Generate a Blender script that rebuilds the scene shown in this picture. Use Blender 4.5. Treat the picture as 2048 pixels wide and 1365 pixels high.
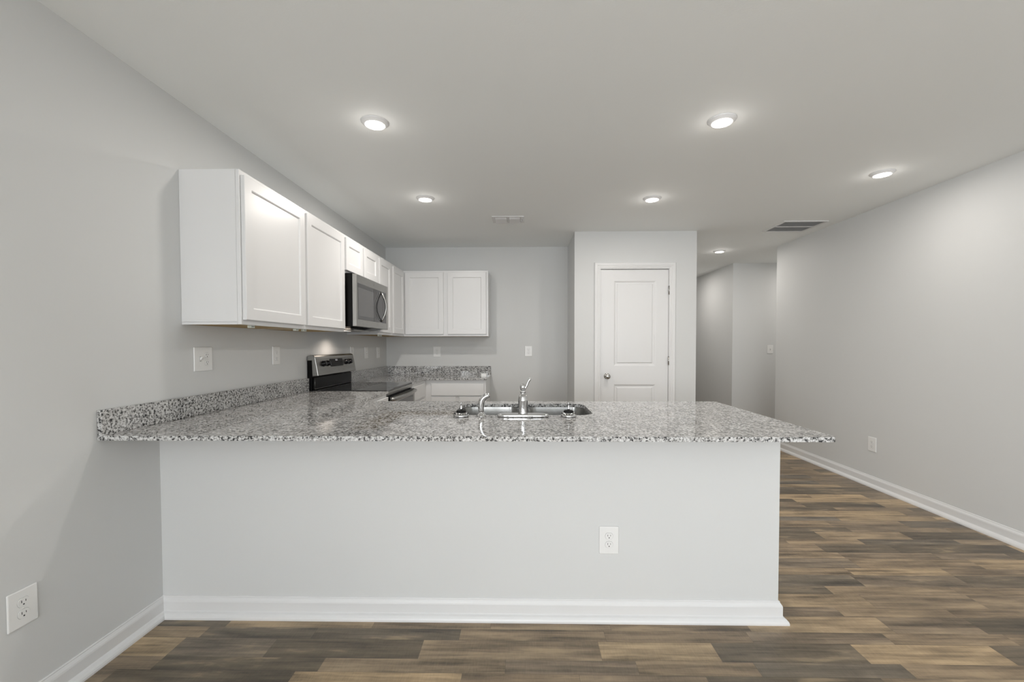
import bpy, bmesh, math, random
from mathutils import Vector, Matrix
random.seed(7)
for o in list(bpy.data.objects): bpy.data.objects.remove(o)
SC = bpy.context.scene
COL = SC.collection
PI = math.pi

# ------------------------------------------------------------------ camera
FPX, CX, CY = 861.157, 1030.62, 712.95
YAW, PIT, ROL, CAMH = -0.0176, -0.0254, -0.0016, 1.2596
cy_, sy_ = math.cos(YAW), math.sin(YAW); cp_, sp_ = math.cos(PIT), math.sin(PIT); cr_, sr_ = math.cos(ROL), math.sin(ROL)
fw = Vector((sy_*cp_, cy_*cp_, sp_)); rt = Vector((cy_, -sy_, 0)); up = rt.cross(fw)
R_ = cr_*rt + sr_*up; U_ = -sr_*rt + cr_*up
cam_d = bpy.data.cameras.new('camera'); cam = bpy.data.objects.new('camera', cam_d); COL.objects.link(cam)
cam.matrix_world = Matrix(((R_.x, U_.x, -fw.x, 0), (R_.y, U_.y, -fw.y, 0), (R_.z, U_.z, -fw.z, CAMH), (0, 0, 0, 1)))
cam_d.sensor_fit = 'HORIZONTAL'; cam_d.sensor_width = 36; cam_d.lens = FPX/2048*36
cam_d.shift_x = -(CX-1024)/2048; cam_d.shift_y = (CY-682.5)/2048
cam_d.clip_start = 0.02; cam_d.clip_end = 100
SC.camera = cam

# ------------------------------------------------------------------ world, windows' daylight, exposure
SC.view_settings.view_transform = 'Standard'; SC.view_settings.look = 'None'
SC.view_settings.gamma = 1; SC.view_settings.use_curve_mapping = False
SC.view_settings.exposure = 0.0
SC.cycles.use_denoising = True
SC.cycles.max_bounces = 14; SC.cycles.diffuse_bounces = 8; SC.cycles.glossy_bounces = 6
SC.cycles.caustics_reflective = False; SC.cycles.caustics_refractive = False
SC.cycles.sample_clamp_indirect = 6
W = bpy.data.worlds.new('World'); SC.world = W; W.use_nodes = True
W.node_tree.nodes['Background'].inputs[0].default_value = (0.80, 0.90, 1.0, 1)
W.node_tree.nodes['Background'].inputs[1].default_value = 1.2

def area(name, loc, rot, sx, sy, power, color, spread=PI, shape='RECTANGLE', parent=None):
    l = bpy.data.lights.new(name, 'AREA'); l.shape = shape; l.size = sx
    if shape == 'RECTANGLE': l.size_y = sy
    l.energy = power; l.color = color; l.spread = spread
    o = bpy.data.objects.new(name, l); COL.objects.link(o); o.location = loc; o.rotation_euler = rot
    if parent: o.parent = parent
    return o
DAY = (0.95, 0.97, 0.99)
REAR = -4.4; XWIN = -1.88
# daylight entering by the openings of the rear wall (glass door on the right, window on the left)
area('window_daylight_door', (1.75, REAR-0.22, 1.05), (PI/2+.42, 0, 0), 2.3, 2.1, 70, DAY)
area('window_daylight_window', (-0.55, REAR-0.22, 1.45), (PI/2+.42, 0, 0), 1.5, 1.3, 98, DAY)
area('added_side_daylight', (XWIN, -2.3, 1.45), (0, -PI/2-.35, 0), 1.3, 1.8, 190, DAY)  # added light at the left wall opening, lifts right wall and ceiling
LAMP_W = 6.4
LAMP_WATTS = (5.0, 6.6, 12.5, 8.8, 4.9, 7.0, 8.0, 7.5)
LAMP_C = (1.0, 0.945, 0.885)

# ------------------------------------------------------------------ room numbers (metres)
XL, XR, CZ = -1.6805, 3.0938, 2.457
YB, YP, XP0, XP1 = 5.2756, 4.5801, 0.5468, 1.8274
YH, YHF, XH = 5.3245, 6.3947, 3.0817
YF, XPR, YE, XT, YC = 1.9515, 1.1602, 1.6606, 1.2059, 2.714
ZT, ZS = 0.9053, 0.886
ZU0, ZU1, UD = 1.3646, 2.1217, 0.298

# ------------------------------------------------------------------ materials
def mat(name, color=(.8, .8, .8), rough=.5, metal=0, spec=.5, emit=None, coat=0):
    m = bpy.data.materials.new(name); m.use_nodes = True
    b = m.node_tree.nodes['Principled BSDF']
    b.inputs['Base Color'].default_value = (*color, 1); b.inputs['Roughness'].default_value = rough
    b.inputs['Metallic'].default_value = metal; b.inputs['Specular IOR Level'].default_value = spec
    if coat: b.inputs['Coat Weight'].default_value = coat; b.inputs['Coat Roughness'].default_value = .05
    if emit: b.inputs['Emission Color'].default_value = (*emit[0], 1); b.inputs['Emission Strength'].default_value = emit[1]
    return m
class NT:
    def __init__(s, m): s.t = m.node_tree; s.b = s.t.nodes['Principled BSDF']
    def n(s, typ, **kw):
        n = s.t.nodes.new(typ)
        for k, v in kw.items():
            if k == 'inp':
                for a, b in v.items():
                    if hasattr(b, 'is_linked') or isinstance(b, bpy.types.NodeSocket): s.t.links.new(b, n.inputs[a])
                    else: n.inputs[a].default_value = b
            else: setattr(n, k, v)
        return n
    def m(s, op, a, b=0.0, c=0.0):
        n = s.t.nodes.new('ShaderNodeMath'); n.operation = op
        for i, v in enumerate((a, b, c)):
            if isinstance(v, bpy.types.NodeSocket): s.t.links.new(v, n.inputs[i])
            else: n.inputs[i].default_value = v
        return n.outputs[0]
    def ramp(s, fac, stops, interp='LINEAR'):
        n = s.t.nodes.new('ShaderNodeValToRGB'); n.color_ramp.interpolation = interp
        e = n.color_ramp.elements
        while len(e) < len(stops): e.new(1.0)
        for i, (p, c) in enumerate(stops):
            e[i].position = p; e[i].color = (*c, 1) if len(c) == 3 else c
        s.t.links.new(fac, n.inputs[0]); return n.outputs[0]
    def mix(s, f, a, b, typ='MIX'):
        n = s.t.nodes.new('ShaderNodeMix'); n.data_type = 'RGBA'; n.blend_type = typ
        for k, v in ((0, f), (6, a), (7, b)):
            if isinstance(v, bpy.types.NodeSocket): s.t.links.new(v, n.inputs[k])
            else: n.inputs[k].default_value = v if k == 0 else ((*v, 1) if len(v) == 3 else v)
        return n.outputs[2]
    def pos(s): return s.n('ShaderNodeNewGeometry').outputs['Position']
    def link(s, o, name): s.t.links.new(o, s.b.inputs[name])
    def bump(s, h, strength, dist):
        n = s.n('ShaderNodeBump', inp={'Strength': strength, 'Distance': dist, 'Height': h}); s.link(n.outputs[0], 'Normal')

def paint(name, col, bump=.12, rough=.55, scale=220):
    m = mat(name, col, rough, spec=.3); k = NT(m)
    p = k.pos()
    nz = k.n('ShaderNodeTexNoise', inp={'Vector': p, 'Scale': scale, 'Detail': 2.0})
    k.bump(nz.outputs[0], bump, .001)
    big = k.n('ShaderNodeTexNoise', inp={'Vector': p, 'Scale': 2.2, 'Detail': 1.0})
    c = k.mix(k.m('MULTIPLY', big.outputs[0], .5), tuple(x*1.0 for x in col), tuple(x*.965 for x in col))
    k.link(c, 'Base Color')
    return m
M = {}
M['wall'] = paint('wall_paint', (.628, .634, .630))
M['ceil'] = paint('ceiling_paint', (.875, .895, .892), .25, .7, 120)
M['trim'] = mat('trim_white_enamel', (.69, .69, .69), .32)
M['cab'] = mat('cabinet_white', (.70, .70, .70), .33)
M['plate'] = mat('plate_white_plastic', (.76, .76, .75), .3)
M['dark'] = mat('slot_dark', (.02, .02, .02), .5)
M['seam'] = mat('joint_shadow_grey', (.40, .40, .39), .7)
M['black'] = mat('appliance_black', (.004, .004, .004), .18, spec=.12)
M['knobblack'] = mat('knob_black', (.006, .006, .007), .2, spec=.25)
M['rubber'] = mat('rubber_black', (.006, .006, .006), .6, spec=.2)
M['glass'] = mat('ceramic_glass_black', (.006, .006, .007), .03, spec=.5)
M['mwglass'] = mat('oven_door_glass', (.02, .02, .021), .08, spec=.6)
M['chrome'] = mat('chrome', (.62, .62, .62), .05, 1)
M['nickel'] = mat('satin_nickel', (.42, .41, .39), .25, 1)
M['wood'] = mat('cabinet_underside_wood', (.36, .24, .08), .6)
M['lens'] = mat('lamp_lens', (1, 1, 1), .4, emit=((1, .97, .93), 12.0))
M['ventdark'] = mat('vent_duct_dark', (.06, .06, .06), .8)
M['clip'] = mat('clip_plastic', (.62, .66, .60), .4)
M['mark'] = mat('panel_print_grey', (.045, .046, .05), .5)
M['ring'] = mat('burner_print', (.02, .02, .02), .08)
def steel(name, col, rough, axis):
    m = mat(name, col, rough, 1); k = NT(m)
    mp = k.n('ShaderNodeMapping', inp={'Vector': k.pos(), 'Scale': axis})
    nz = k.n('ShaderNodeTexNoise', inp={'Vector': mp.outputs[0], 'Scale': 1.0, 'Detail': 3.0})
    k.link(k.m('MULTIPLY_ADD', nz.outputs[0], .18, rough-.09), 'Roughness')
    k.link(k.mix(nz.outputs[0], tuple(c*.95 for c in col), tuple(min(1, c*1.04) for c in col)), 'Base Color')
    return m
M['steel'] = steel('brushed_steel', (.34, .335, .32), .30, (4, 6, 900))
M['sinksteel'] = steel('sink_steel', (.40, .40, .39), .24, (10, 10, 500))

def granite():
    m = mat('speckled_granite', rough=.045, spec=.42); k = NT(m); p = k.pos()
    d = k.n('ShaderNodeTexNoise', inp={'Vector': p, 'Scale': 60.0, 'Detail': 2.0})
    pv = k.n('ShaderNodeVectorMath', operation='MULTIPLY_ADD', inp={0: d.outputs[1], 1: (.012, .012, .012), 2: p})
    v = k.n('ShaderNodeTexVoronoi', inp={'Vector': pv.outputs[0], 'Scale': 190.0})
    v2 = k.n('ShaderNodeTexVoronoi', inp={'Vector': pv.outputs[0], 'Scale': 400.0})
    n1 = k.n('ShaderNodeTexNoise', inp={'Vector': p, 'Scale': 88.0, 'Detail': 3.0, 'Roughness': .62})
    n2 = k.n('ShaderNodeTexNoise', inp={'Vector': p, 'Scale': 11.0, 'Detail': 2.0})
    sep = k.n('ShaderNodeSeparateColor', inp={0: v.outputs['Color']}).outputs[0]
    sep2 = k.n('ShaderNodeSeparateColor', inp={0: v2.outputs['Color']}).outputs[0]
    a = k.m('MULTIPLY_ADD', sep, .42, k.m('MULTIPLY', sep2, .16))
    a = k.m('ADD', a, k.m('MULTIPLY', k.m('SUBTRACT', n1.outputs[0], .5), 2.2))
    a = k.m('ADD', a, k.m('MULTIPLY', k.m('SUBTRACT', n2.outputs[0], .5), .35))
    a = k.m('ADD', a, .19)
    c = k.ramp(a, [(0, (.012, .012, .014)), (.17, (.02, .02, .022)), (.22, (.10, .10, .10)), (.33, (.19, .188, .182)),
                   (.40, (.31, .305, .298)), (.52, (.41, .405, .398)), (.68, (.55, .548, .54)), (1, (.66, .66, .66))])
    k.link(c, 'Base Color'); return m
M['granite'] = granite()

def floor_mat():
    m = mat('wood_plank_floor', rough=.4, spec=.45); k = NT(m); p = k.pos()
    s = k.n('ShaderNodeSeparateXYZ', inp={0: p}); x, y = s.outputs[0], s.outputs[1]
    T = .1840; y0 = 1.618 - 20*T                       # narrow strip first, then the wide one
    yy = k.m('SUBTRACT', y, y0); q = k.m('DIVIDE', yy, T); fr = k.m('FRACT', q); ip = k.m('FLOOR', q)
    half = k.m('GREATER_THAN', fr, .397)
    row = k.m('MULTIPLY_ADD', ip, 2.0, half)
    h = k.n('ShaderNodeTexWhiteNoise', noise_dimensions='1D', inp={'W': row}).outputs['Value']
    w = k.m('ADD', k.m('MULTIPLY', x, 1.75), k.m('MULTIPLY', h, 61.7)); w = k.m('ADD', w, k.m('MULTIPLY', row, 9.13))
    v = k.n('ShaderNodeTexVoronoi', voronoi_dimensions='1D', inp={'W': w, 'Scale': 1.0, 'Randomness': .75})
    ve = k.n('ShaderNodeTexVoronoi', voronoi_dimensions='1D', feature='DISTANCE_TO_EDGE', inp={'W': w, 'Scale': 1.0, 'Randomness': .75})
    sc = k.n('ShaderNodeSeparateColor', inp={0: v.outputs['Color']}); r, g, b = sc.outputs
    tone = k.ramp(r, [(0, (.118, .094, .064)), (.16, (.150, .118, .080)), (.30, (.158, .136, .106)), (.42, (.220, .162, .104)),
                      (.58, (.262, .194, .122)), (.74, (.205, .157, .108)), (.86, (.350, .258, .156)), (1, (.395, .284, .165))])
    # grain: long streaks in x, blotches, fine saw marks across
    off = k.n('ShaderNodeCombineXYZ', inp={0: k.m('MULTIPLY', r, 37.0), 1: k.m('MULTIPLY', g, 19.0), 2: row})
    pg = k.n('ShaderNodeVectorMath', operation='ADD', inp={0: p, 1: off.outputs[0]})
    g1 = k.n('ShaderNodeTexNoise', inp={'Vector': k.n('ShaderNodeMapping', inp={'Vector': pg.outputs[0], 'Scale': (1.5, 34, 1)}).outputs[0], 'Scale': 1.0, 'Detail': 6.0, 'Roughness': .65, 'Distortion': .4})
    g2 = k.n('ShaderNodeTexNoise', inp={'Vector': k.n('ShaderNodeMapping', inp={'Vector': pg.outputs[0], 'Scale': (2.6, 13, 1)}).outputs[0], 'Scale': 1.0, 'Detail': 4.0, 'Roughness': .6})
    g3 = k.n('ShaderNodeTexNoise', inp={'Vector': k.n('ShaderNodeMapping', inp={'Vector': pg.outputs[0], 'Scale': (170, 24, 1)}).outputs[0], 'Scale': 1.0, 'Detail': 2.0})
    f = k.m('ADD', k.m('MULTIPLY', k.m('SUBTRACT', g1.outputs[0], .5), 2.3), k.m('MULTIPLY', k.m('SUBTRACT', g2.outputs[0], .5), 2.4))
    f = k.m('ADD', f, k.m('MULTIPLY', k.m('SUBTRACT', g3.outputs[0], .5), .35))
    f = k.m('MAXIMUM', k.m('ADD', f, 1.0), .35)
    fc = k.n('ShaderNodeCombineXYZ', inp={0: f, 1: f, 2: f}).outputs[0]
    col = k.mix(1.0, tone, fc, 'MULTIPLY')
    pale = k.ramp(g2.outputs[0], [(.58, (0, 0, 0)), (.68, (1, 1, 1))])
    col = k.mix(k.m('MULTIPLY', pale, .55), col, (.40, .30, .18))
    # joints
    dy = k.m('MINIMUM', k.m('MINIMUM', fr, k.m('SUBTRACT', 1.0, fr)), k.m('ABSOLUTE', k.m('SUBTRACT', fr, .39)))
    dy = k.m('MULTIPLY', k.m('MINIMUM', fr, k.m('SUBTRACT', 1.0, fr)), T); dx = k.m('MULTIPLY', ve.outputs['Distance'], .57)
    j = k.m('MAXIMUM', k.m('MULTIPLY', k.m('LESS_THAN', dy, .0009), .8), k.m('MULTIPLY', k.m('LESS_THAN', dx, .0009), .55))
    col = k.mix(k.m('MULTIPLY', j, .6), col, (.03, .024, .018))
    k.link(col, 'Base Color')
    k.link(k.m('MULTIPLY_ADD', g1.outputs[0], .25, .26), 'Roughness')
    hgt = k.m('SUBTRACT', k.m('MULTIPLY', g1.outputs[0], .5), k.m('MULTIPLY', j, 1.0))
    k.bump(k.m('ADD', hgt, k.m('MULTIPLY', g3.outputs[0], .4)), .25, .001)
    return m
M['floor'] = floor_mat()

# ------------------------------------------------------------------ mesh helpers
def bx(bm, x0, x1, y0, y1, z0, z1, bev=0, seg=1):
    t = bmesh.new(); bmesh.ops.create_cube(t, size=1)
    for v in t.verts: v.co = Vector(((x0+x1)/2+v.co.x*(x1-x0), (y0+y1)/2+v.co.y*(y1-y0), (z0+z1)/2+v.co.z*(z1-z0)))
    if bev: bmesh.ops.bevel(t, geom=t.edges[:], offset=bev, segments=seg, affect='EDGES', profile=.5)
    merge(bm, t); return bm
def merge(bm, t, mtx=None):
    mp = {}
    for v in t.verts: mp[v] = bm.verts.new(mtx @ v.co if mtx else v.co)
    for f in t.faces:
        try: g = bm.faces.new([mp[v] for v in f.verts]); g.smooth = f.smooth
        except ValueError: pass
    t.free()
def lathe(bm, prof, c, seg=32, mtx=None):
    """prof: list of (r, z) from bottom to top"""
    t = bmesh.new(); rings = []
    for r, z in prof:
        if r < 1e-6: rings.append([t.verts.new((0, 0, z))]*seg)
        else: rings.append([t.verts.new((r*math.cos(2*PI*i/seg), r*math.sin(2*PI*i/seg), z)) for i in range(seg)])
    for a, b in zip(rings, rings[1:]):
        for i in range(seg):
            j = (i+1) % seg; vs = []
            for v in (a[i], a[j], b[j], b[i]):
                if v not in vs: vs.append(v)
            if len(vs) > 2: t.faces.new(vs).smooth = True
    merge(bm, t, (Matrix.Translation(c) @ mtx) if mtx else Matrix.Translation(c)); return bm
def tube(bm, pts, rad, seg=16, caps=True):
    pts = [Vector(p) for p in pts]; rings = []; n = len(pts); ref = None
    for i, p in enumerate(pts):
        d = (pts[min(i+1, n-1)]-pts[max(i-1, 0)]).normalized()
        if ref is None: ref = d.orthogonal().normalized()
        ref = (ref - d*ref.dot(d)).normalized(); s = d.cross(ref)
        r = rad[i] if isinstance(rad, (list, tuple)) else rad
        rings.append([bm.verts.new(p + r*(math.cos(2*PI*k/seg)*ref + math.sin(2*PI*k/seg)*s)) for k in range(seg)])
    for a, b in zip(rings, rings[1:]):
        for i in range(seg): bm.faces.new((a[i], a[(i+1) % seg], b[(i+1) % seg], b[i])).smooth = True
    if caps: bm.faces.new(rings[0][::-1]); bm.faces.new(rings[-1])
    return bm
def prism(bm, poly, axis, a, b, smooth=False):
    """poly in the other two axes (in axis order), extruded from a to b along axis"""
    def P(u, w, t): return {'x': (t, u, w), 'y': (u, t, w), 'z': (u, w, t)}[axis]
    A = [bm.verts.new(P(u, w, a)) for u, w in poly]; B = [bm.verts.new(P(u, w, b)) for u, w in poly]
    n = len(poly)
    for i in range(n): bm.faces.new((A[i], A[(i+1) % n], B[(i+1) % n], B[i])).smooth = smooth
    bm.faces.new(A[::-1]); bm.faces.new(B); return bm
def wloc(o):
    v = Vector((0, 0, 0))
    while o: v += o.location; o = o.parent
    return v
def obj(name, bm, m, parent=None, kind=None, label=None, local=False):
    """links the bmesh as ONE object; world coordinates unless local"""
    bmesh.ops.recalc_face_normals(bm, faces=bm.faces[:])
    if parent and not local:
        off = wloc(parent)
        for v in bm.verts: v.co -= off
    me = bpy.data.meshes.new(name); bm.to_mesh(me); bm.free(); me.materials.append(m)
    o = bpy.data.objects.new(name, me); COL.objects.link(o)
    if parent: o.parent = parent
    if kind: o['kind'] = kind
    if label: o['label'] = label
    return o
def thing(name, label, cat, loc, rotz=0, group=None):
    o = bpy.data.objects.new(name, None); COL.objects.link(o); o.empty_display_size = .05
    o.location = loc; o.rotation_euler = (0, 0, rotz); o['label'] = label; o['category'] = cat
    if group: o['group'] = group
    return o
def tag(o, label, cat, group=None):
    o['label'] = label; o['category'] = cat
    if group: o['group'] = group
    return o
def copy_tree(o, parent=None):
    c = o.copy(); COL.objects.link(c); c.parent = parent
    for ch in [q for q in bpy.data.objects if q.parent == o]: copy_tree(ch, c)
    return c
def B(*boxes, bev=0):
    bm = bmesh.new()
    for b in boxes: bx(bm, *b, bev=bev)
    return bm
def sweep(bm, path, prof, side=1):
    """baseboard: path = 2-D points, prof = (thickness, height); side +1 puts thickness to the right of travel"""
    P = [Vector(p) for p in path]; n = len(P); rings = []
    def nr(a, b):
        d = (b-a).normalized(); return Vector((d.y, -d.x))*side
    for i in range(n):
        if i == 0: m = nr(P[0], P[1])
        elif i == n-1: m = nr(P[-2], P[-1])
        else:
            a, b = nr(P[i-1], P[i]), nr(P[i], P[i+1]); m = (a+b)/(1+a.dot(b))
        rings.append([bm.verts.new((P[i].x+m.x*t, P[i].y+m.y*t, z)) for t, z in prof])
    k = len(prof)
    for a, b in zip(rings, rings[1:]):
        for i in range(k): bm.faces.new((a[i], a[(i+1) % k], b[(i+1) % k], b[i]))
    bm.faces.new(rings[0][::-1]); bm.faces.new(rings[-1]); return bm

# ------------------------------------------------------------------ setting: shell
obj('floor', B((XL-.12, 5.2, REAR-.15, 9.6, -.06, 0)), M['floor'], kind='structure')
obj('ceiling', B((XL-.12, 5.2, REAR-.15, 9.6, CZ, CZ+.08)), M['ceil'], kind='structure')
obj('wall_left', B((XL-.12, XL, REAR-.15, -3.2, 0, CZ), (XL-.12, XL, -3.2, -1.4, 0, .8), (XL-.12, XL, -3.2, -1.4, 2.1, CZ), (XL-.12, XL, -1.4, YB+.12, 0, CZ)), M['wall'], kind='structure')
obj('wall_back', B((XL, XP0, YB, YB+.12, 0, CZ)), M['wall'], kind='structure')
obj('wall_right', B((XR, XR+.12, REAR-.15, YH, 0, CZ)), M['wall'], kind='structure')
obj('wall_hall', B((XH, 5.2, YHF, YHF+.12, 0, CZ), (XH, XH+.12, YHF+.12, 9.3, 0, CZ)), M['wall'], kind='structure')
obj('wall_corridor', B((XP1-.12, XH, 9.3, 9.42, 0, CZ)), M['wall'], kind='structure')
obj('wall_side', B((XR+.12, 5.2, YH-.12, YH, 0, CZ), (5.08, 5.2, YH, YHF, 0, CZ)), M['wall'], kind='structure')
# pantry block: front wall with the door opening and two side walls
DX0, DX1, DZ = .8225, 1.5405, 2.062
obj('wall_pantry', B((XP0, DX0, YP, YP+.11, 0, CZ), (DX1, XP1, YP, YP+.11, 0, CZ), (DX0, DX1, YP, YP+.11, DZ, CZ),
                     (XP0, XP0+.11, YP+.11, YB+.12, 0, CZ), (XP1-.11, XP1, YP+.11, 9.3, 0, CZ)), M['wall'], kind='structure')
# rear wall with glass-door and window openings
obj('wall_rear', B((XL, -1.30, REAR-.15, REAR, 0, CZ), (-1.30, .20, REAR-.15, REAR, 0, .80), (-1.30, .20, REAR-.15, REAR, 2.10, CZ),
                   (.20, .60, REAR-.15, REAR, 0, CZ), (.60, 2.90, REAR-.15, REAR, 2.10, CZ), (2.90, XR, REAR-.15, REAR, 0, CZ)), M['wall'], kind='structure')
def window(name, x0, x1, z0, z1, mull):
    bm = bmesh.new(); y0, y1 = REAR-.11, REAR-.05
    for b in ((x0, x0+.05, z0, z1), (x1-.05, x1, z0, z1), (x0+.05, x1-.05, z0, z0+.05), (x0+.05, x1-.05, z1-.05, z1), *[(m-.03, m+.03, z0+.05, z1-.05) for m in mull]):
        bx(bm, b[0], b[1], y0, y1, b[2], b[3])
    obj(name, bm, M['trim'], kind='structure')
window('window_1', -1.30, .20, .80, 2.10, [-.55]); window('window_2', .60, 2.90, 0.0, 2.10, [1.75])
obj('added_side_window', B((XL-.10, XL-.05, -3.2, -3.15, .80, 2.10), (XL-.10, XL-.05, -1.45, -1.4, .80, 2.10), (XL-.10, XL-.05, -3.15, -1.45, .80, .85), (XL-.10, XL-.05, -3.15, -1.45, 2.05, 2.10), (XL-.10, XL-.05, -2.33, -2.27, .85, 2.05)), M['trim'], kind='structure')  # unseen left wall window, added to go with the extra side daylight
# half wall under the counter
obj('wall_peninsula', B((XL, XPR, YF, YF+.115, 0, ZS)), M['wall'], kind='structure')

BASE = [(0, 0), (.034, 0), (.034, .008), (.031, .016), (.024, .024), (.0155, .029), (.014, .031), (.014, .072), (.0125, .078), (.009, .084), (.0055, .089), (.0055, .093), (.003, .096), (0, .096)]
def base(name, path, side=1): obj(name, sweep(bmesh.new(), path, BASE, side), M['trim'], kind='structure')
base('baseboard_left', [(XL, REAR), (XL, YF), (XPR, YF), (XPR, YF+.115)], 1)
base('baseboard_right', [(XR, REAR), (XR, YH), (5.05, YH)], -1)
base('baseboard_pantry', [(XP0, YB), (XP0, YP), (.757, YP)], -1)
base('baseboard_corridor', [(1.613, YP), (XP1, YP), (XP1, 9.3), (XH, 9.3), (XH, YHF), (5.05, YHF)], 1)
base('baseboard_back', [(-.36, YB), (XP0-.036, YB)], 1)

# ------------------------------------------------------------------ pantry door
door = obj('door_1', bmesh.new(), M['trim'], kind='structure')
def panel_rings(bm, x0, x1, z0, z1, y, rings, flip=1):
    """nested rectangles; rings = (inset, depth) ; depth along +y"""
    prev = None
    for ins, dep in rings:
        c = [bm.verts.new((px, y+dep, pz)) for px, pz in ((x0+ins, z0+ins), (x1-ins, z0+ins), (x1-ins, z1-ins), (x0+ins, z1-ins))]
        if prev:
            for i in range(4): bm.faces.new((prev[i], prev[(i+1) % 4], c[(i+1) % 4], c[i]))
        prev = c
    bm.faces.new(prev)
sx0, sx1, sz0, sz1, yd = .8255, 1.5375, .010, 2.0565, YP+.012
bm = bmesh.new()
px0, px1 = .965, 1.406
def quad(bm, x0, x1, z0, z1, y): bm.faces.new([bm.verts.new(p) for p in ((x0, y, z0), (x1, y, z0), (x1, y, z1), (x0, y, z1))])
for r in ((sx0, px0, sz0, sz1), (px1, sx1, sz0, sz1), (px0, px1, sz0, .20), (px0, px1, .842, 1.037), (px0, px1, 1.94, sz1)): quad(bm, *r, yd)
RG = [(0, 0), (.004, .001), (.018, .009), (.030, .009), (.038, .003), (.042, .002)]
panel_rings(bm, px0, px1, 1.037, 1.94, yd, RG); panel_rings(bm, px0, px1, .20, .842, yd, RG)
bx(bm, sx0, sx1, yd+.012, yd+.035, sz0, sz1)
for a, b, c, d in ((sx0, sx0+.0001, sz0, sz1), (sx1-.0001, sx1, sz0, sz1), (sx0, sx1, sz1-.0001, sz1), (sx0, sx1, sz0, sz0+.0001)): bx(bm, a, b, yd, yd+.0125, c, d)
bm.to_mesh(door.data); bm.free()
# jamb and casing
obj('door_jamb', B((DX0-.0, DX0+.001, YP+.0, YP+.11, 0, DZ), (DX1-.001, DX1, YP, YP+.11, 0, DZ), (DX0, DX1, YP, YP+.11, DZ-.001, DZ),
                   (DX0+.001, DX0+.014, YP+.05, YP+.11, 0, DZ-.001), (DX1-.014, DX1-.001, YP+.05, YP+.11, 0, DZ-.001), (DX0+.014, DX1-.014, YP+.05, YP+.11, DZ-.014, DZ-.001)), M['trim'], door)
CAS = [(0, 0), (0, .009), (.004, .011), (.014, .011), (.018, .015), (.030, .015), (.034, .018), (.058, .019), (.064, .014), (.064, 0)]
bm = bmesh.new(); rings = []
ix0, ix1, iz = DX0-.003, DX1+.003, DZ+.002
for cx, cz, dx, dz in ((ix0, 0, -1, 0), (ix0, iz, -1, 1), (ix1, iz, 1, 1), (ix1, 0, 1, 0)):
    rings.append([bm.verts.new((cx+dx*u, YP-t, cz+dz*u)) for u, t in CAS])
for a, b in zip(rings, rings[1:]):
    for i in range(len(CAS)): bm.faces.new((a[i], a[(i+1) % len(CAS)], b[(i+1) % len(CAS)], b[i]))
bm.faces.new(rings[0]); bm.faces.new(rings[-1])
obj('door_casing', bm, M['trim'], door)
for z in (1.838, 1.095, .25):
    bm = B((1.5375, 1.5405, YP-.001, YP+.03, z-.045, z+.045)); lathe(bm, [(0, -.046), (.006, -.046), (.006, .046), (0, .046)], (1.5395, YP-.003, z), 12)
    obj('hinge', bm, M['nickel'], door, label='satin metal hinge')
kn = obj('door_knob', lathe(bmesh.new(), [(0, 0), (.031, 0), (.031, .004), (.026, .009), (.012, .012), (.010, .030), (.018, .036), (.027, .046), (.028, .056), (.022, .065), (.010, .069), (0, .069)],
         (.893, yd, .929), 28, Matrix.Rotation(PI/2, 4, 'X')), M['nickel'], door, label='round satin metal door knob')
obj('strike_plate', B((.8228, .8252, YP-.001, YP+.02, .90, .958)), M['nickel'], door)

# ------------------------------------------------------------------ worktops
def slab(bm, outline, hole, z0, z1):
    t = bmesh.new(); loops = []
    for L in [outline] + ([hole] if hole else []):
        vs = [t.verts.new((x, y, z1)) for x, y in L]; loops.append(vs)
        for i in range(len(vs)): t.edges.new((vs[i], vs[(i+1) % len(vs)]))
    bmesh.ops.triangle_fill(t, use_beauty=True, use_dissolve=False, edges=t.edges[:])
    top = t.faces[:]
    low = {}
    for v in t.verts[:]: low[v] = t.verts.new((v.co.x, v.co.y, z0))
    for f in top: t.faces.new([low[v] for v in reversed(f.verts[:])])
    for vs in loops:
        for i in range(len(vs)):
            a, b = vs[i], vs[(i+1) % len(vs)]; t.faces.new((a, b, low[b], low[a]))
    merge(bm, t); return bm
def arc(cx, cy, r, a0, a1, n=8): return [(cx+r*math.cos(math.radians(a0+(a1-a0)*i/n)), cy+r*math.sin(math.radians(a0+(a1-a0)*i/n))) for i in range(n+1)]
def rrect(x0, x1, y0, y1, r, n=8):
    return arc(x1-r, y0+r, r, -90, 0, n)+arc(x1-r, y1-r, r, 0, 90, n)+arc(x0+r, y1-r, r, 90, 180, n)+arc(x0+r, y0+r, r, 180, 270, n)
SY0, SY1 = 3.312, 4.070          # stove bay
XC = -1.043                      # left-run worktop front
XW = XL+.001
r = .02
out = [(XW, YE)] + arc(XT-r, YE+r, r, -90, 0, 6) + arc(XT-r, YC-r, r, 0, 90, 6) + [(XC, YC), (XC, SY0-.003), (XW, SY0-.003)]
top1 = obj('worktop', slab(bmesh.new(), out, rrect(-.362, .362, 2.178, 2.600, .075, 10), ZS, ZT), M['granite'])
tag(top1, 'long speckled grey granite worktop on the peninsula, with the sink cut into it', 'countertop')
mb = top1.modifiers.new('b', 'BEVEL'); mb.width = .003; mb.segments = 2; mb.limit_method = 'ANGLE'; mb.angle_limit = math.radians(60)
tag(obj('backsplash', B((XW, XL+.021, YE, SY0-.003, ZT, 1.006), bev=.0012), M['granite']), 'long low granite upstand on the left wall, from the counter edge to the stove', 'backsplash')
out = [(XW, SY1+.003), (XC, SY1+.003), (XC, 4.617), (-.391, 4.617), (-.391, YB-.001), (XW, YB-.001)]
top2 = obj('worktop', slab(bmesh.new(), out, None, ZS, ZT), M['granite'])
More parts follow.
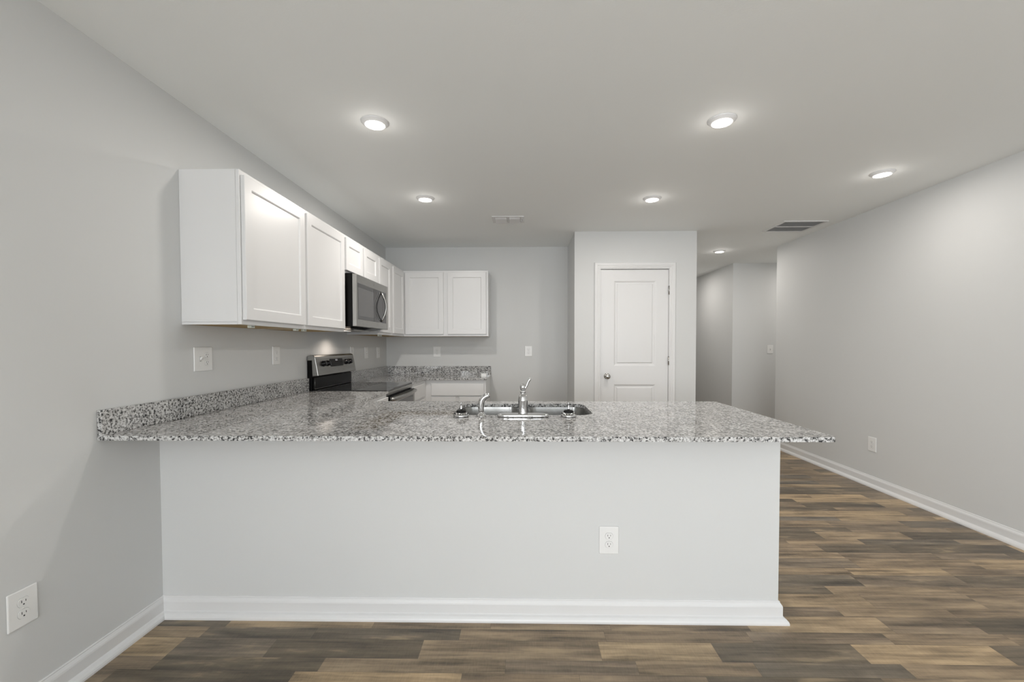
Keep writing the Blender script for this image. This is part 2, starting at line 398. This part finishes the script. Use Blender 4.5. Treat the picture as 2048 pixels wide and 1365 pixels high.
tag(top2, 'short speckled granite worktop in the far kitchen corner beyond the stove', 'countertop')
tag(obj('backsplash', B((XW, XL+.021, SY1+.003, YB-.022, ZT, 1.006)), M['granite']), 'short granite upstand on the left wall between stove and corner', 'backsplash')
tag(obj('backsplash', B((XW, -.391, YB-.021, YB-.001, ZT, 1.006)), M['granite']), 'low granite upstand along the back wall behind the little white box', 'backsplash')

# ------------------------------------------------------------------ sink, faucet, sprayer, strainers
sink = thing('kitchen_sink', 'stainless steel double bowl undermount sink in the peninsula worktop', 'sink', (0, 2.39, .70))
def bowl(x0, x1, y0, y1, r):
    bm = bmesh.new(); lv = [(0, ZS-.001), (.004, .84), (.010, .76), (.020, .725), (.045, .708), (.09, .703)]; rings = []
    for ins, z in lv: rings.append([bm.verts.new((x, y, z)) for x, y in rrect(x0+ins, x1-ins, y0+ins, y1-ins, max(.02, r-ins*.3), 8)])
    for a, b in zip(rings, rings[1:]):
        for i in range(len(a)): bm.faces.new((a[i], a[(i+1) % len(a)], b[(i+1) % len(a)], b[i])).smooth = True
    bm.faces.new(rings[-1]); return bm
for x0, x1 in ((-.358, -.014), (.014, .358)): obj('bowl', bowl(x0, x1, 2.182, 2.596, .07), M['sinksteel'], sink)
for cx in (-.186, .186): obj('drain', lathe(bmesh.new(), [(0, .7035), (.030, .7035), (.032, .706), (.045, .706), (.046, .7035)], (cx, 2.39, 0), 28), M['chrome'], sink)
obj('divider', B((-.014, .014, 2.21, 2.57, .80, .868), bev=.004), M['sinksteel'], sink)
rim = slab(bmesh.new(), rrect(-.385, .385, 2.155, 2.625, .08, 8), rrect(-.3595, .3595, 2.1805, 2.5975, .072, 8), ZS-.0025, ZS-.0005)
obj('rim', rim, M['sinksteel'], sink)

fc = thing('kitchen_faucet', 'chrome single lever faucet on an oval deck plate in front of the sink', 'faucet', (0, 2.12, ZT))
pl = []
for i in range(40):
    a = 2*PI*i/40; c, s = math.cos(a), math.sin(a); e = .55
    pl.append((.128*math.copysign(abs(c)**e, c), 2.12+.030*math.copysign(abs(s)**.8, s)))
bm = bmesh.new(); rings = []
for k, z in ((.97, ZT), (1, ZT+.003), (1, ZT+.010), (.96, ZT+.015), (.88, ZT+.017)):
    rings.append([bm.verts.new((x*k, 2.12+(y-2.12)*k, z)) for x, y in pl])
for a, b in zip(rings, rings[1:]):
    for i in range(40): bm.faces.new((a[i], a[(i+1) % 40], b[(i+1) % 40], b[i])).smooth = True
bm.faces.new(rings[-1]); bm.faces.new(rings[0][::-1])
obj('deck_plate', bm, M['chrome'], fc)
obj('body', lathe(bmesh.new(), [(0, .015), (.0245, .015), (.0235, .020), (.0235, .078), (.0242, .080), (.0242, .086), (.0235, .088), (.0225, .098), (.017, .110), (.0125, .114), (.0118, .120), (.0145, .123), (.0145, .128), (.008, .131), (0, .131)], (0, 2.12, ZT), 36), M['chrome'], fc)
obj('handle_hub', lathe(bmesh.new(), [(0, -.020), (.008, -.018), (.0128, -.009), (.0142, 0), (.0128, .009), (.008, .0155), (0, .018)], (-.001, 2.12, 1.053), 24), M['chrome'], fc)
obj('lever', tube(bmesh.new(), [(.006, 2.12, 1.034), (.014, 2.12, 1.05), (.021, 2.12, 1.066), (.027, 2.12, 1.080), (.033, 2.12, 1.091), (.037, 2.12, 1.096), (.0395, 2.12, 1.098)], [.004, .0055, .0052, .0055, .007, .006, .002]), M['chrome'], fc)
obj('spout', tube(bmesh.new(), [(0, 2.135, .968), (0, 2.18, .975), (0, 2.25, .988), (0, 2.31, .993), (0, 2.335, .988), (0, 2.345, .972), (0, 2.346, .96)], [.013, .0125, .012, .0115, .0115, .0115, .0115]), M['chrome'], fc)

sp = thing('sink_sprayer', 'curved chrome hand sprayer standing left of the faucet', 'sprayer', (-.207, 2.14, ZT))
obj('base', lathe(bmesh.new(), [(0, 0), (.026, 0), (.026, .002), (.019, .010), (.0135, .016), (.0125, .020), (0, .020)], (-.207, 2.14, ZT), 28), M['chrome'], sp)
obj('spray_head', tube(bmesh.new(), [(-.207, 2.14, .921), (-.2085, 2.14, .935), (-.210, 2.14, .955), (-.209, 2.14, .972), (-.204, 2.14, .986), (-.195, 2.14, .998), (-.184, 2.14, 1.006), (-.172, 2.14, 1.011), (-.168, 2.14, 1.0125)],
                       [.0115, .0135, .0150, .0152, .0150, .0145, .0138, .0125, .010], 20), M['chrome'], sp)
def strainer(x, y, label):
    t = thing('sink_strainer', label, 'strainer', (x, y, ZT), 0, 'basket strainers lying on the worktop')
    return t
def strainer_parts(t):
    obj('basket', lathe(bmesh.new(), [(0, 0), (.036, 0), (.039, .002), (.0395, .005), (.037, .011), (.032, .016), (.028, .021), (.024, .022), (0, .022)], (0, 0, 0), 36), M['chrome'], t, local=True)
    bm = bmesh.new()
    for i in range(16):
        a = 2*PI*i/16
        lathe(bm, [(0, -.003), (.0022, -.003), (.0022, .003), (0, .003)], (.0335*math.cos(a), .0335*math.sin(a), .0155), 8, Matrix.Rotation(a, 4, 'Z') @ Matrix.Rotation(.75, 4, 'Y'))
    obj('perforation', bm, M['dark'], t, local=True)
    obj('stopper', lathe(bmesh.new(), [(0, .0215), (.0235, .0215), (.0255, .024), (.0235, .029), (.021, .032), (.008, .034), (0, .034)], (0, 0, 0), 28), M['rubber'], t, local=True, label='black rubber stopper')
    obj('post', lathe(bmesh.new(), [(0, .033), (.0065, .033), (.0055, .040), (.0038, .050), (.0030, .062), (.0045, .066), (.0040, .071), (0, .073)], (0, 0, 0), 16), M['chrome'], t, local=True)
s1 = strainer(-.307, 2.130, 'chrome basket strainer with black stopper, left of the sprayer'); strainer_parts(s1)
s2 = copy_tree(s1); s2.location = (.226, 2.132, ZT); s2.rotation_euler.z = .4; s2['label'] = 'chrome basket strainer with black stopper, right of the faucet'

# ------------------------------------------------------------------ cabinets
def shaker(bm, F, u0, u1, v0, v1, d0, d1, rail=.056, flat=False):
    """front leaf; F maps (u, v, depth) to xyz"""
    rings = [(0, d0), (0, d1-.002), (.002, d1)] + ([] if flat else [(rail, d1), (rail+.005, d1-.004), (rail+.0065, d1-.0085)])
    prev = None; first = None
    for ins, d in rings:
        c = [bm.verts.new(F(a, b, d)) for a, b in ((u0+ins, v0+ins), (u1-ins, v0+ins), (u1-ins, v1-ins), (u0+ins, v1-ins))]
        if prev:
            for i in range(4): bm.faces.new((prev[i], prev[(i+1) % 4], c[(i+1) % 4], c[i]))
        else: first = c
        prev = c
    bm.faces.new(prev); bm.faces.new(first[::-1]); return bm
FL = lambda face: (lambda u, v, d: (face+d, u, v))      # leaf on a face looking to +x
FB = lambda face: (lambda u, v, d: (u, face-d, v))      # looking to -y
FK = lambda face: (lambda u, v, d: (u, face+d, v))      # looking to +y
UX = XL+UD
def upper_left(y0, y1, z0, z1, doors, label, wood=True, clips=()):
    t = thing('wall_cabinet', label, 'cabinet', (XL+UD/2, (y0+y1)/2, z0), 0, 'white wall cabinets')
    y0 += .0005; y1 -= .0005
    bm = bmesh.new()
    bx(bm, XL+.001, UX-.019, y0, y1, z0+.012, z1)
    bx(bm, XL+.001, UX-.019, y0, y0+.012, z0, z0+.013); bx(bm, XL+.001, UX-.019, y1-.012, y1, z0, z0+.013)
    obj('carcass', bm, M['cab'], t)
    bx_ = bmesh.new(); bx(bx_, UX-.0185, UX, y0, y1, z0, z1, bev=.0008); obj('face_frame', bx_, M['cab'], t)
    obj('underside', B((XL+.002, UX-.020, y0+.0125, y1-.0125, z0+.001, z0+.0118)), M['wood'], t, label='bare brown wood underside')
    for a, b in doors: obj('door', shaker(bmesh.new(), FL(UX), a, b, z0+.0235, z1-.025, .0015, .0205), M['cab'], t)
    for cyy in clips:
        bm = B((UX-.038, UX-.0195, cyy-.017, cyy+.017, z0-.013, z0+.0005), bev=.001); c = obj('corner_clip', bm, M['clip'], t)
        for a in (-.008, .003): obj('screw', B((UX-.0195, UX-.0190, cyy+a, cyy+a+.005, z0-.009, z0-.004)), M['dark'], c)
    return t
upper_left(2.0943, 2.704, ZU0, ZU1, [(2.105, 2.690)], 'white wall cabinet with one tall door, nearest the camera on the left wall', clips=(2.215, 2.655))
upper_left(2.704, 3.3105, ZU0, ZU1, [(2.718, 3.288)], 'white wall cabinet with one tall door, directly left of the microwave', clips=(2.753,))
upper_left(3.3105, 4.0845, 1.822, ZU1, [(3.322, 3.664), (3.704, 4.050)], 'short white wall cabinet with two small doors above the microwave')
upper_left(4.0845, YB-UD, ZU0, ZU1, [(4.098, 4.458), (4.540, 4.932)], 'white two door wall cabinet on the left wall between microwave and corner', clips=(4.20, 4.245))
ub0, ub1, UF = UX+.0005, -.3997, YB-UD
t = thing('wall_cabinet', 'white two door wall cabinet hanging on the back wall', 'cabinet', ((ub0+ub1)/2, YB-UD/2, ZU0), 0, 'white wall cabinets')
obj('carcass', B((XL+.002, ub1, UF+.019, YB-.001, ZU0+.012, ZU1), (ub1-.012, ub1, UF+.019, YB-.001, ZU0, ZU0+.013)), M['cab'], t)
obj('face_frame', B((ub0, ub1, UF, UF+.0185, ZU0, ZU1), bev=.0008), M['cab'], t)
obj('underside', B((XL+.003, ub1-.0125, UF+.020, YB-.002, ZU0+.001, ZU0+.0118)), M['wood'], t, label='bare brown wood underside')
for a, b in ((-1.361, -.915), (-.866, -.4225)): obj('door', shaker(bmesh.new(), FB(UF), a, b, ZU0+.0235, ZU1-.022, .0015, .0205), M['cab'], t)

def shell(x0, x1, y0, y1, z1, front):
    """open topped base carcass with toe kick, front = '+x', '-y' or '+y'"""
    b = .016; k = .075; z0 = .10
    bm = bmesh.new()
    bx(bm, x0, x1, y0, y1, z0, z0+b)
    bx(bm, x0, x0+b, y0, y1, z0+b, z1); bx(bm, x1-b, x1, y0, y1, z0+b, z1)
    bx(bm, x0+b, x1-b, y0, y0+b, z0+b, z1); bx(bm, x0+b, x1-b, y1-b, y1, z0+b, z1)
    if front == '+x': bx(bm, x0, x1-k, y0, y1, 0, z0)
    if front == '-y': bx(bm, x0, x1, y0+k, y1, 0, z0)
    if front == '+y': bx(bm, x0, x1, y0, y1-k, 0, z0)
    return bm
ZC = ZS-.0005
BX = XL+.622                      # base cabinet front plane, left run
c = thing('base_cabinet', 'white base cabinet under the granite between peninsula and stove', 'cabinet', (-1.37, 3.0, 0), 0, 'white base cabinets')
obj('carcass', shell(XL+.002, BX, 2.702, SY0-.004, ZC, '+x'), M['cab'], c)
obj('drawer_front', shaker(bmesh.new(), FL(BX), 2.78, SY0-.016, .722, .862, .001, .020, flat=True), M['cab'], c)
obj('door', shaker(bmesh.new(), FL(BX), 2.78, SY0-.016, .13, .700, .001, .020), M['cab'], c)
c = thing('base_cabinet', 'white base cabinet just right of the stove with one drawer', 'cabinet', (-1.37, 4.36, 0), 0, 'white base cabinets')
obj('carcass', shell(XL+.002, BX, SY1+.004, 4.6535, ZC, '+x'), M['cab'], c)
obj('drawer_front', shaker(bmesh.new(), FL(BX), SY1+.018, 4.55, .722, .862, .001, .020, flat=True), M['cab'], c)
obj('door', shaker(bmesh.new(), FL(BX), SY1+.018, 4.55, .13, .700, .001, .020), M['cab'], c)
c = thing('base_cabinet', 'white base cabinet on the back wall with a wide drawer and two doors', 'cabinet', (-.85, 4.96, 0), 0, 'white base cabinets')
BY = 4.655
obj('carcass', shell(XL+.002, -.402, BY, YB-.002, ZC, '-y'), M['cab'], c)
obj('drawer_front', shaker(bmesh.new(), FB(BY), -.993, -.422, .716, .848, .001, .020, flat=True), M['cab'], c)
for a, b in ((-.993, -.728), (-.690, -.422)): obj('door', shaker(bmesh.new(), FB(BY), a, b, .13, .700, .001, .020), M['cab'], c)
PY0, PY1 = YF+.117, 2.668
for x0, x1, lab, drs in ((-1.64, -.47, 'white corner base cabinet behind the left part of the peninsula wall', [(-1.03, -.485)]),
                         (-.468, .452, 'white sink base cabinet behind the peninsula wall', [(-.45, -.01), (.01, .435)]),
                         (.454, XPR-.002, 'white base cabinet at the open end of the peninsula', [(.47, .80), (.815, 1.14)])):
    c = thing('base_cabinet', lab, 'cabinet', ((x0+x1)/2, 2.36, 0), 0, 'white base cabinets')
    obj('carcass', shell(x0, x1, PY0, PY1, ZC if x1 != .452 else ZC-.004, '+y'), M['cab'], c)
    for a, b in drs: obj('door', shaker(bmesh.new(), FK(PY1), a, b, .13, .84, .001, .020), M['cab'], c)

# ------------------------------------------------------------------ stove
st = thing('electric_range', 'stainless and black electric range with glass cooktop and rear control panel', 'stove', (-1.36, 3.691, 0))
y0, y1 = SY0+.001, SY1-.001
obj('body', B((XL+.004, -1.070, y0+.002, y1-.002, .06, .895), (XL+.05, -1.12, y0+.02, y1-.02, 0, .06)), M['black'], st)
bm = B((XL+.045, -1.056, y0-.0, y1+.0, .899, .9115), bev=.002); ck = obj('cooktop', bm, M['glass'], st, label='black glass cooktop')
for cx, cyy, rr in ((-1.47, 3.50, .075), (-1.47, 3.88, .095), (-1.20, 3.50, .105), (-1.20, 3.88, .075)):
    obj('burner_ring', lathe(bmesh.new(), [(rr, 0), (rr, .0003), (rr-.002, .0003), (rr-.002, 0)], (cx, cyy, .9115), 48), M['ring'], ck)
obj('front_trim', prism(bmesh.new(), [(-1.070, .897), (-1.053, .899), (-1.050, .893), (-1.053, .868), (-1.070, .866)], 'y', y0+.001, y1-.001), M['steel'], st)
dr = obj('oven_door', B((-1.068, -1.032, y0+.003, y1-.003, .235, .855), bev=.003), M['black'], st)
obj('door_skin', B((-1.0318, -1.0300, y0+.003, y1-.003, .237, .853)), M['steel'], dr, label='brushed steel door face')
obj('door_window', B((-1.0299, -1.0285, y0+.06, y1-.06, .36, .800), bev=.0005), M['mwglass'], dr)
hp = [(-1.030, y0+.020, .838), (-1.016, y0+.022, .838)] + [(-1.013+.020*math.sin(PI*i/14), y0+.026+(y1-y0-.052)*i/14, .838) for i in range(15)] + [(-1.016, y1-.022, .838), (-1.030, y1-.020, .838)]
obj('door_handle', tube(bmesh.new(), hp, .0140, 14), M['steel'], dr)
obj('storage_drawer', B((-1.068, -1.034, y0+.003, y1-.003, .07, .225), bev=.004), M['steel'], st)
# backguard
obj('back_panel', B((XL+.004, -1.641, y0+.004, y1-.004, .897, 1.143)), M['black'], st, label='black back panel')
HD = [(XL+.003, 1.143), (XL+.003, 1.170), (-1.670, 1.180), (-1.655, 1.185), (-1.636, 1.186), (-1.624, 1.181), (-1.616, 1.172), (-1.612, 1.160), (-1.589, 1.026), (-1.591, 1.022), (-1.637, 1.020), (-1.6405, 1.143)]
hd = obj('control_panel', prism(bmesh.new(), HD, 'y', y0, y1), M['steel'], st, label='stainless control panel with black knobs and display')
md = hd.modifiers.new('b', 'BEVEL'); md.width = .004; md.segments = 2; md.limit_method = 'ANGLE'; md.angle_limit = math.radians(50)
lp = obj('lower_panel', B((-1.6405, -1.628, y0+.012, y1-.012, .912, 1.012), bev=.004), M['black'], st)
bm = bmesh.new(); tube(bm, [(-1.627, y0+.02, .918), (-1.627, y0+.02, 1.006)], .0012, 8); tube(bm, [(-1.627, y0+.02, .918), (-1.627, y1-.02, .918)], .0012, 8)
obj('panel_edge_strip', bm, M['steel'], lp)
# slanted face frame: origin at (-1.612,1.160) down to (-1.589,1.026)
sl = Vector((.023, 0, -.134)).normalized(); nrm = Vector((.134, 0, .023)).normalized()
def onface(y, d, h): return Vector((-1.612, y, 1.160)) + sl*d + nrm*h
RM = Matrix(((nrm.z, 0, nrm.x), (0, 1, 0), (-nrm.x, 0, nrm.z))).to_4x4()
for ky in (3.428, 3.503, 3.868, 3.946):
    k = obj('control_knob', lathe(bmesh.new(), [(0, 0), (.0245, 0), (.0245, .003), (.021, .005), (.0205, .024), (.018, .0265), (0, .0265)], onface(ky, .046, 0), 28, RM), M['knobblack'], hd, label='black control knob')
def facebox(bm, ya, yb, da, db, h0, h1):
    v = [bm.verts.new(onface(y, d, h)) for h in (h0, h1) for y, d in ((ya, da), (yb, da), (yb, db), (ya, db))]
    for q in ((0, 1, 2, 3), (7, 6, 5, 4), (0, 4, 5, 1), (1, 5, 6, 2), (2, 6, 7, 3), (3, 7, 4, 0)): bm.faces.new([v[i] for i in q])
    return bm
dp = obj('display', facebox(bmesh.new(), 3.555, 3.800, .012, .077, -.001, .0025), M['black'], hd, label='black display with touch buttons')
bm = bmesh.new(); random.seed(3)
for i in range(8):
    for j in range(4):
        if (i, j) in ((3, 1), (4, 1), (3, 0), (4, 0)): continue
        ya = 3.567+i*.029; da = .018+j*.0145
        facebox(bm, ya, ya+.010, da, da+.004, .0025, .0029)
obj('touch_button', bm, M['mark'], dp)
obj('clock_readout', facebox(bmesh.new(), 3.655, 3.700, .016, .032, .0025, .0029), mat('readout_grey', (.16, .17, .19), .3), dp)

# ------------------------------------------------------------------ microwave
mw = thing('microwave', 'over the range stainless microwave with bowed handle, above the stove', 'microwave', (-1.48, 3.70, 1.39))
MY0, MY1, MX = 3.3125, 4.0825, -1.283
bm = bmesh.new(); prism(bm, [(XL+.003, 1.392), (-1.55, 1.386), (-1.318, 1.412), (-1.318, 1.820), (XL+.003, 1.820)], 'y', MY0, MY1)
obj('housing', bm, M['black'], mw, label='black housing')
obj('grease_filter', B((-1.47, -1.35, 3.42, 3.98, 1.3835, 1.3875), bev=.001), M['nickel'], mw)
dz0, dz1 = 1.409, 1.815
d = obj('front_door', B((-1.3175, MX, MY0, MY1-.035, dz0, dz1), bev=.003), M['steel'], mw, label='brushed stainless front')
obj('side_trim', B((-1.3175, MX, MY1-.0345, MY1, dz0, dz1), bev=.003), M['steel'], mw)
g0, g1, gz0, gz1 = MY0+.026, MY1-.058, 1.465, 1.748
gl = obj('door_window', B((MX-.001, MX+.0012, g0, g1, gz0, gz1)), M['mwglass'], d, label='dark glass window')
for a, b in ((3.694, 3.700), (3.935, 3.939)): obj('window_divider', B((MX+.0012, MX+.0016, a, b, gz0, gz1)), M['black'], gl)
obj('window_mesh', B((MX+.0012, MX+.0014, g0+.004, 3.694, gz0+.030, gz1-.034)), mat('window_mesh_grey', (.065, .065, .066), .12, spec=.6), gl)
obj('logo', lathe(bmesh.new(), [(.011, 0), (.011, .0006), (.008, .0006), (.008, 0)], (MX, 3.70, 1.784), 24, Matrix.Rotation(PI/2, 4, 'Y')), M['nickel'], d)
hp = [(MX+.045*math.sin(PI*i/16)+.002, 3.885, 1.473+(1.741-1.473)*i/16) for i in range(17)]
obj('handle', tube(bmesh.new(), hp, [.006]+[.009]*15+[.006], 14), M['steel'], d, label='bowed stainless handle')
# the range light under the microwave
ld = bpy.data.lights.new('range_light', 'SPOT'); ld.energy = 4.2; ld.color = (1, .86, .74); ld.spot_size = math.radians(150); ld.spot_blend = .75; ld.shadow_soft_size = .02
lo = bpy.data.objects.new('range_light', ld); COL.objects.link(lo); lo.parent = mw; lo.location = Vector((-1.51, 3.65, 1.376))-mw.location
obj('lamp_cover', B((-1.54, -1.48, 3.61, 3.69, 1.3835, 1.3880)), mat('range_lamp', (1, .9, .8), .4, emit=((1, .85, .7), 2)), mw)

# ------------------------------------------------------------------ ceiling fixtures
lights = [(-.791, 2.325, 'round recessed ceiling light nearest the camera on the left'),
          (1.060, 2.340, 'round recessed ceiling light nearest the camera on the right'),
          (-.791, 3.515, 'round recessed ceiling light over the stove side, behind the first left one'),
          (1.055, 3.560, 'round recessed ceiling light in front of the pantry wall'),
          (2.505, 3.075, 'round recessed ceiling light close to the right wall'),
          (2.502, 5.555, 'small looking recessed ceiling light in the hall beyond the pantry'),
          (2.45, 7.10, 'added unseen recessed ceiling light deep in the corridor, behind the pantry block'),  # added out of view to brighten the corridor
          (4.20, 5.86, 'added unseen recessed ceiling light in the side passage behind the right wall')]  # added out of view, gives the hall extra light from the side
def make_light():
    t = thing('recessed_light', '', 'ceiling light', (0, 0, CZ), 0, 'recessed ceiling lights')
    obj('trim_ring', lathe(bmesh.new(), [(.0715, 0), (.0715, -.004), (.068, -.007), (.056, -.017), (.053, -.018), (.051, -.016), (.051, -.010), (0, -.010)], (0, 0, 0), 40), M['trim'], t, local=True)
    obj('lens', lathe(bmesh.new(), [(.051, -.0125), (.048, -.0165), (.030, -.0185), (0, -.019)], (0, 0, 0), 40), M['lens'], t, local=True, label='glowing white lens')
    l = area('lamp', (0, 0, -.0225), (0, 0, 0), .10, .10, LAMP_W, LAMP_C, math.radians(180), 'DISK', t)
    pl_ = bpy.data.lights.new('lamp_glow', 'POINT'); pl_.energy = 0.32; pl_.color = LAMP_C; pl_.shadow_soft_size = .045
    po = bpy.data.objects.new('lamp_glow', pl_); COL.objects.link(po); po.parent = t; po.location = (0, 0, -.068)
    return t
proto = make_light()
for i, (x, y, lab) in enumerate(lights):
    o = proto if i == 0 else copy_tree(proto)
    o.location = (x, y, CZ); o['label'] = lab
    for l in [q for q in bpy.data.objects if q.parent == o and q.type == 'LIGHT' and q.data.type == 'AREA']:
        l.data = l.data.copy(); l.data.energy = LAMP_WATTS[i]

v = thing('ceiling_register', 'small white two way air register in the kitchen ceiling', 'air vent', (-.137, 4.12, CZ))
x0, x1, ya, yb = -.287, .012, 4.018, 4.222
obj('frame', B((x0, x1, ya, ya+.022, CZ-.006, CZ), (x0, x1, yb-.022, yb, CZ-.006, CZ), (x0, x0+.028, ya+.022, yb-.022, CZ-.006, CZ), (x1-.034, x1, ya+.022, yb-.022, CZ-.006, CZ), (-.148, -.128, ya+.022, yb-.022, CZ-.006, CZ)), M['trim'], v)
obj('duct_opening', B((x0+.028, x1-.034, ya+.022, yb-.022, CZ-.001, CZ-.0002)), M['ventdark'], v)
for sx in (-1, 1):
    bm = bmesh.new(); a, b = (x0+.030, -.150) if sx < 0 else (-.126, x1-.036)
    for i in range(7):
        yy = ya+.034+i*.0225
        prism(bm, [(yy-.006, CZ-.002), (yy+.012, CZ-.016), (yy+.0125, CZ-.0152), (yy-.0055, CZ-.0012)], 'x', a, b)
    obj('louvre', bm, M['trim'], v)
obj('damper_lever', B((x1-.022, x1-.014, 4.11, 4.13, CZ-.014, CZ-.006)), M['nickel'], v)
v = thing('return_grille', 'large white return air grille in the ceiling by the right wall', 'air vent', (2.73, 4.43, CZ))
x0, x1, ya, yb = 2.522, 2.950, 4.232, 4.622
obj('frame', B((x0, x1, ya, ya+.022, CZ-.007, CZ), (x0, x1, yb-.022, yb, CZ-.007, CZ), (x0, x0+.026, ya+.022, yb-.022, CZ-.007, CZ), (x1-.026, x1, ya+.022, yb-.022, CZ-.007, CZ), (x0+.026, x1-.026, 4.418, 4.436, CZ-.007, CZ)), M['trim'], v)
obj('duct_opening', B((x0+.026, x1-.026, ya+.022, yb-.022, CZ-.001, CZ-.0002)), M['ventdark'], v)
for a, b in ((ya+.024, 4.416), (4.438, yb-.024)):
    bm = bmesh.new(); n = 11
    for i in range(n):
        yy = a+(b-a)*(i+.5)/n
        prism(bm, [(yy+.0045, CZ-.0015), (yy-.0035, CZ-.0062), (yy-.0042, CZ-.0056), (yy+.0038, CZ-.0009)], 'x', x0+.026, x1-.026)
    obj('slats', bm, M['trim'], v)

# ------------------------------------------------------------------ outlets and switches (built facing -y, local)
def rounded_plate(w, h, t=.006):
    return bx(bmesh.new(), -w/2, w/2, -t, 0, -h/2, h/2, bev=.0035, seg=2)
def receptacle(t, cx, cz):
    bm = bmesh.new(); pts = []
    for i in range(28):
        a = 2*PI*i/28; pts.append((cx+.0172*math.cos(a), cz+max(-.0142, min(.0142, .0172*math.sin(a)))))
    ring = prism(bm, [(cx+(p-cx)*1.06, cz+(q-cz)*1.07) for p, q in pts], 'y', -.0062, -.0055)
    g = obj('receptacle_gap', ring, M['seam'], t, local=True)
    bm = bmesh.new(); prism(bm, pts, 'y', -.0078, -.0055); r = obj('receptacle', bm, M['plate'], t, local=True)
    obj('slots', B((cx-.0072, cx-.0052, -.0081, -.007, cz-.001, cz+.0075), (cx+.0052, cx+.0070, -.0081, -.007, cz, cz+.0068), (cx-.0022, cx+.0022, -.0081, -.007, cz-.0095, cz-.0050)), M['dark'], r, local=True)
def duplex(label, loc, rz, w=.089, h=.127):
    t = thing('electrical_outlet', label, 'outlet', loc, rz, 'white duplex wall outlets')
    obj('cover_plate', rounded_plate(w, h), M['plate'], t, local=True)
    for cz in (.0195, -.0195): receptacle(t, 0, cz)
    obj('screw', lathe(bmesh.new(), [(0, -.0055), (.0028, -.0055), (.0024, .001), (0, .001)], (0, -.0066, 0), 12, Matrix.Rotation(PI/2, 4, 'X')), M['plate'], t, local=True)
    return t
def toggle(t, cx):
    obj('switch_surround', B((cx-.0055, cx+.0055, -.0068, -.004, -.0125, .0125)), M['seam'], t, local=True)
    bm = bmesh.new(); prism(bm, [(-.006, -.009), (-.006, .008), (-.018, .0125), (-.0195, .0065)], 'x', cx-.0045, cx+.0045)
    obj('toggle', bm, M['plate'], t, local=True)
    for q in (.0307, -.0307): obj('screw', B((cx-.0022, cx+.0022, -.0068, -.005, q-.0022, q+.0022)), M['plate'], t, local=True)
def switch(label, loc, rz, w=.086, h=.125):
    t = thing('light_switch', label, 'light switch', loc, rz, 'white toggle light switches')
    obj('cover_plate', rounded_plate(w, h), M['plate'], t, local=True); toggle(t, 0); return t
LW = PI/2      # local -y turned to +x
RW = -PI/2
o1 = duplex('white wall outlet low on the left wall at the photo edge', (XL, 1.392, .383), LW)
def dup(label, loc, rz):
    c = copy_tree(o1); c.location = loc; c.rotation_euler.z = rz; c['label'] = label
dup('white wall outlet on the front of the peninsula wall below the counter', (.3915, YF, .3705), 0)
dup('white wall outlet low on the right wall beyond the peninsula', (XR, 3.846, .378), RW)
dup('white wall outlet on the back wall above the corner worktop, under the hanging cabinets', (-1.0555, YB, 1.181), 0)
dup('white wall outlet on the bare back wall between cabinets and pantry', (.069, YB, 1.187), 0)
dup('white wall outlet plate directly behind the right end of the stove panel', (XL, 4.197, 1.185), LW)
t = thing('switch_and_outlet_plate', 'white double plate with a toggle switch and an outlet on the left wall', 'switch plate', (XL, 2.2295, 1.190), LW)
obj('cover_plate', rounded_plate(.130, .126), M['plate'], t, local=True); toggle(t, -.023)
for cz in (.0195, -.0195): receptacle(t, .023, cz)
t = thing('electrical_outlet', 'white square-faced safety outlet on the left wall just before the stove', 'outlet', (XL, 2.898, 1.1925), LW)
obj('cover_plate', rounded_plate(.086, .125), M['plate'], t, local=True)
obj('receptacle_gap', B((-.0178, .0178, -.0063, -.005, -.0345, .0345)), M['seam'], t, local=True)
r = obj('receptacle', B((-.0168, .0168, -.0080, -.005, -.0335, .0335)), M['plate'], t, local=True)
for cz in (.020, -.020): obj('slots', B((-.0072, -.0052, -.0083, -.007, cz-.001, cz+.0075), (.0052, .0070, -.0083, -.007, cz, cz+.0068), (-.0022, .0022, -.0083, -.007, cz-.0095, cz-.005)), M['dark'], r, local=True)
for cz in (.0032, -.0032): obj('test_button', B((-.006, .006, -.0088, -.007, cz-.002, cz+.002)), M['plate'], r, local=True)
switch('white toggle switch on the left wall right of the stove panel', (XL, 4.581, 1.184), LW, .100)
switch('white toggle switch on the left wall nearest the kitchen corner', (XL, 4.966, 1.179), LW, .094)
switch('white toggle switch on the hall wall past the right wall corner', (3.632, YHF, 1.194), 0)

# ------------------------------------------------------------------ small white box on the corner worktop
bm = bx(bmesh.new(), -.466, -.406, 4.775, 4.815, ZT, ZT+.040, bev=.003)
tag(obj('small_box', bm, M['plate']), 'little white box on the right end of the corner worktop', 'box')
